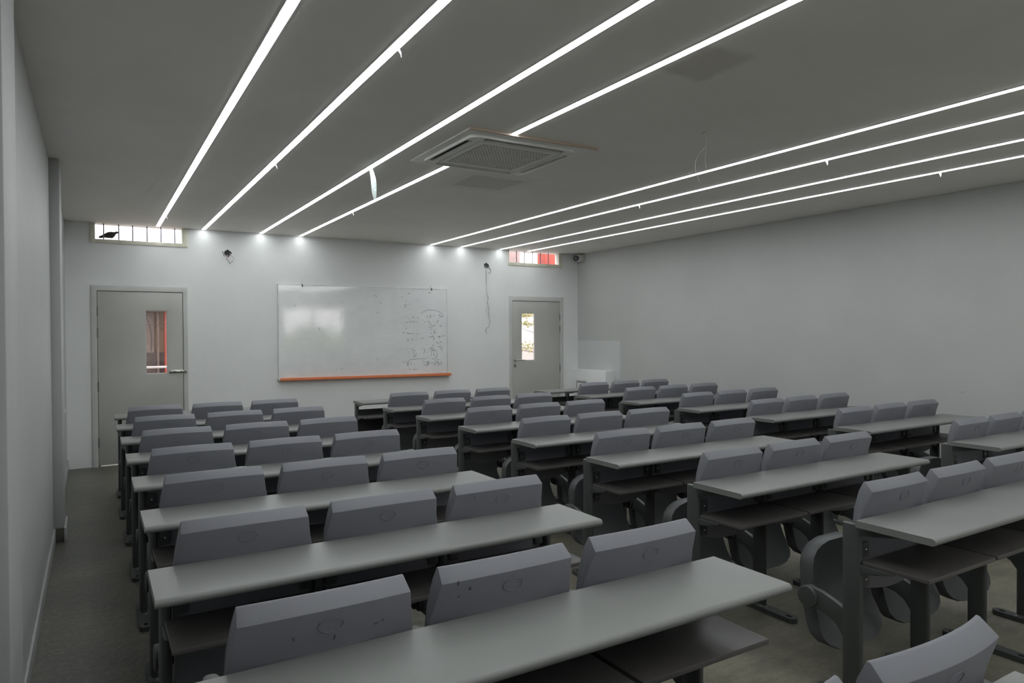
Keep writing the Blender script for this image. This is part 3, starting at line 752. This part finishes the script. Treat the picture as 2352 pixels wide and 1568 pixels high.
def m_shelf(x0, x1):
    return mesh('shelf', soften(box(nb(), x0, x1, -0.262, -0.002, 0.583, 0.600), 0.002), 'shelf')

def m_leg():
    f = nb()
    pts = [(0.019*math.copysign(abs(math.cos(t))**0.7, math.cos(t)), PY+0.041*math.copysign(abs(math.sin(t))**0.8, math.sin(t))) for t in [2*math.pi*k/24 for k in range(24)]]
    prism(f, pts, 'z', 0.02, 0.742)
    return mesh('leg', soften(f, 0.002, 50), 'post', 40)

def m_foot():
    f = nb()
    y0, y1, hw = -0.19, 0.20, 0.031
    out = []
    for k in range(9):
        a = R(180*k/8); out.append((hw*math.cos(a), y1-hw+hw*math.sin(a)))
    for k in range(9):
        a = R(180+180*k/8); out.append((hw*math.cos(a), y0+hw+hw*math.sin(a)))
    hol = [oval(0.011, 0.017, 12, 0, y0+0.045), oval(0.011, 0.017, 12, 0, y1-0.045)]
    prism(f, out, 'z', 0.0, 0.024, hol)
    loft(f, [[(0.029*math.cos(2*math.pi*k/16), PY+0.06*math.sin(2*math.pi*k/16), 0.024) for k in range(16)], [(0.020*math.cos(2*math.pi*k/16), PY+0.036*math.sin(2*math.pi*k/16), 0.036) for k in range(16)]])
    return mesh('foot', f, 'post', 40)

def m_gusset(ztop, reach, drop):
    f = nb()
    prism(f, [(0.03, ztop), (-reach, ztop), (-reach, ztop-0.006), (-0.05, ztop-drop), (0.03, ztop-drop-0.012)], 'x', -0.012, 0.012)
    return mesh('bracket', soften(f, 0.002), 'post')

def back_y(z):
    """back face of the backrest in side view"""
    P = ((0.44, 0.050), (0.52, 0.038), (0.60, 0.032), (0.70, 0.031), (0.77, 0.023), (0.80, 0.014), (0.872, -0.014))
    for (a, ya), (b_, yb_) in zip(P, P[1:]):
        if z <= b_:
            return ya+(yb_-ya)*max(0, (z-a)/(b_-a))
    return P[-1][1]

def bow(u): return -0.026*(1-u*u)

def m_backrest():
    f = nb()
    rings = []
    N = 14
    for i in range(N+1):
        u = -1+2*i/N
        arch = 0.007*(1-u*u)
        low = 0.030*(1-u*u)                      # lower edge dips in the middle
        prof = []
        def hw(z):
            return 0.229-0.026*max(0, min(1, (z-0.755)/0.15)) if z > 0.6 else 0.229-0.014*(0.6-z)/0.15
        def P(y, z): prof.append((hw(z)*u, y+bow(u), z))
        for z in (0.475-low, 0.53, 0.60, 0.70, 0.77, 0.80): P(back_y(z), z)
        P(back_y(0.872), 0.873+arch*1.2)
        P(0.022, 0.906+arch); P(0.030, 0.9075+arch)
        P(0.046, 0.870+arch*0.6)
        for z, y in ((0.80, 0.058), (0.70, 0.066), (0.60, 0.072), (0.53, 0.078), (0.475-low, 0.086)): P(y, z)
        rings.append(prof)
    loft(f, rings)
    soften(f, 0.0032, 22, 2)
    return mesh('backrest', f, 'back', 30)

def m_emblem():
    zc = 0.840
    pts = []
    for k in range(28):
        a = 2*math.pi*k/28
        z = zc+0.0195*math.sin(a); x = 0.030*math.cos(a)
        u = x/0.21
        pts.append((x, back_y(z)+bow(u)-0.0002, z))
    return mesh('oval_emblem', tube(nb(), pts, 0.0009, 6, True), 'back', 60)

def m_seat():
    """tipped-up seat: a shallow bucket standing on edge"""
    half = [(0.138, 0.085), (0.147, 0.150), (0.170, 0.200), (0.200, 0.222), (0.235, 0.221), (0.285, 0.211), (0.34, 0.205), (0.42, 0.203), (0.49, 0.199), (0.53, 0.186), (0.558, 0.160), (0.575, 0.125), (0.588, 0.07)]
    loop = [(w_, z) for z, w_ in half]+[(-w_, z) for z, w_ in reversed(half)]
    cz = 0.36
    def yc(z): return 0.168+0.098*min(1, max(0, (z-0.13)/0.20))**0.8+0.02*max(0, (z-0.33)/0.25)
    def ring(s, dy, sag=0.0):
        o_ = []
        for x, z in loop:
            xx, z2 = x*s, cz+(z-cz)*(1-(1-s)*1.0)
            o_.append((xx, yc(z2)+dy+sag, z2))
        return o_
    f = nb()
    rs = [ring(0.40, 0.010), ring(0.75, 0.003), ring(0.93, -0.010), ring(0.978, -0.012), ring(1.0, 0.000), ring(1.0, 0.046), ring(0.97, 0.056), ring(0.5, 0.058)]
    loft(f, rs)
    return mesh('seat', f, 'seat', 42)

def m_arm():
    f = nb()
    py, pz = 0.243, 0.380
    pts = [(0.058, 0.372), (0.09, 0.388), (0.13, 0.404), (0.18, 0.420), (py, pz+0.048), (py+0.035, pz+0.02), (py+0.035, pz-0.02), (py, pz-0.046), (0.19, 0.336), (0.15, 0.328), (0.11, 0.305), (0.08, 0.265), (0.062, 0.225), (0.058, 0.20)]
    prism(f, pts, 'x', -0.012, 0.012)
    return mesh('seat_arm', soften(f, 0.004, 40), 'post', 50)

def m_cap():
    f = nb()
    prism(f, oval(0.047, 0.047, 24, 0.243, 0.380), 'x', -0.0225, 0.0225)
    return mesh('pivot_cap', soften(f, 0.006, 40, 3), 'post', 50)

def m_hinge_pin():
    f = nb()
    tube(f, [(0.012, 0.243, 0.375), (0.040, 0.243, 0.375)], 0.030, 14)
    return mesh('hinge_pin', f, 'dark', 50)

def m_plate(sx):
    f = nb()
    prism(f, roundrect(-0.021, 0.021, -0.031, 0.031, 0.008, 3), 'y', 0.014, 0.021)
    return mesh('fixing_plate', soften(f, 0.002, 40), 'seat', 50)

def m_screw():
    f = nb()
    bmesh.ops.create_uvsphere(f, u_segments=8, v_segments=6, radius=0.0055, matrix=Matrix.Translation((0, 0.014, 0))@Matrix.Diagonal((1, 0.6, 1, 1)))
    return mesh('screw', f, 'screw', 60)

def m_panel():
    return mesh('modesty_panel', soften(box(nb(), 0.071, 1.540, 0.030, 0.046, 0.13, 0.662), 0.003), 'panel')

ME = dict(desktop=m_desktop(), leg=m_leg(), foot=m_foot(), dbr=m_gusset(0.743, 0.20, 0.035), sbr=m_gusset(0.583, 0.13, 0.028),
          back=m_backrest(), emblem=m_emblem(), seat=m_seat(), arm=m_arm(), cap=m_cap(), pin=m_hinge_pin(), plate=m_plate(1), screw=m_screw(), panel=m_panel(),
          shelves=[m_shelf(a, b_) for a, b_ in ((0.046, 0.546), (0.562, 1.049), (1.065, 1.565))])

def bench(x, y, label, cat, group, seats=True):
    t = thing('desk_bench' if seats else 'front_desk', label, cat, (x, y, 0), group)
    link('desktop', ME['desktop'], t)
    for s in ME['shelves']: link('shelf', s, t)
    for px in PX:
        lg = link('leg', ME['leg'], t, (px, 0, 0))
        link('foot', ME['foot'], lg)
        link('desk_bracket', ME['dbr'], t, (px, 0, 0))
        link('shelf_bracket', ME['sbr'], t, (px, 0, 0))
        if seats:
            a = link('seat_arm', ME['arm'], t, (px, 0, 0))
            link('pivot_cap', ME['cap'], a)
            for sg, ok in ((1, px < 1.5), (-1, px > 0.1)):
                if ok:
                    link('hinge_pin', ME['pin'], a).scale.x = sg
    if seats:
        for s in SC_:
            b_ = link('backrest', ME['back'], t, (s, 0, 0))
            link('oval_emblem', ME['emblem'], b_)
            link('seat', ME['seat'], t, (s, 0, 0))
            for sx in (-0.206, 0.206):
                for z in (0.634, 0.512):
                    p = link('fixing_plate', ME['plate'], t, (s+sx, 0, z))
                    link('screw', ME['screw'], p)
    else:
        link('modesty_panel', ME['panel'], t)
    return t

X0 = {'L': 0.1633, 'M': 2.5474, 'R': 4.9705}
Y0, PITCH_ = 7.596, 0.8496
OFF = {
 'L': [(0, 0), (-.005, -.0108), (.0028, -.0091), (.0067, -.0121), (.0049, -.0023), (.0032, .0234), (-.02, .0072), (.0074, -.0091), (-.032, -.066)],
 'M': [(-.0386, .0081), (-.0184, -.0047), (-.014, .0012), (-.0104, -.0032), (-.0018, .016), (.0074, .0116), (.0277, .0039), (.0483, -.0002)],
 'R': [(-.0214, .0137), (-.0007, -.0018), (-.0069, .0001), (-.0055, -.0114), (-.0031, -.0045), (.0239, .0036), (.0136, -.0197)]}
PLACE = {'L': 'column beside the pilaster wall', 'M': 'column below the whiteboard', 'R': 'column by the bare side wall'}
ROW = ('front', 'first', 'second', 'third', 'fourth', 'fifth', 'sixth', 'seventh', 'eighth')
UNITS = {}
for c_ in 'LMR':
    for i, (dx, dy) in enumerate(OFF[c_]):
        if i == 0:
            lab = f'long grey desk without seats at the front of the {PLACE[c_]}'
            UNITS[c_, i] = bench(X0[c_]+dx, Y0+dy, lab, 'desk', 'seatless front desks', False)
        else:
            extra = {('L', 7): 'scuffed ', ('L', 8): 'nearest '}.get((c_, i), '')
            lab = f'{extra}grey three-seat desk bench, {ROW[i]} seat row from the front, {PLACE[c_]}'
            UNITS[c_, i] = bench(X0[c_]+dx, Y0-PITCH_*i+dy, lab, 'desk bench', 'three-seat desk benches in rows')

# scuffs on the backrests of the near rows (x from the seat centre, height, length, tilt)
for (c_, i), marks in {('L', 7): ((0, -0.085, 0.822, 0.012, 95), (0, 0.012, 0.803, 0.016, 70), (0, 0.118, 0.812, 0.016, 10), (0, 0.135, 0.815, 0.008, 60), (1, -0.165, 0.873, 0.014, 80), (1, -0.130, 0.852, 0.010, 75), (1, -0.158, 0.832, 0.005, 50)), ('L', 6): ((2, -0.13, 0.858, 0.010, 65),)}.items():
    u_ = UNITS[c_, i]
    bk = [ch for ch in u_.children if ch.name.startswith('backrest')]
    bk.sort(key=lambda o_: o_.location.x)
    for s, x, z, ln, an in marks:
        f = nb()
        P = []
        for k in range(4):
            q = (k/3-0.5)*ln
            px, pz = x+q*math.cos(R(an))+0.0015*math.sin(k*2), z+q*math.sin(R(an))
            P.append((px, back_y(pz)+bow(px/0.215)-0.0003, pz))
        tube(f, P, [0.0006, 0.0018, 0.0014, 0.0006], 5)
        link('scuff_mark', mesh('scuff_mark', f, 'scuff'), bk[s])
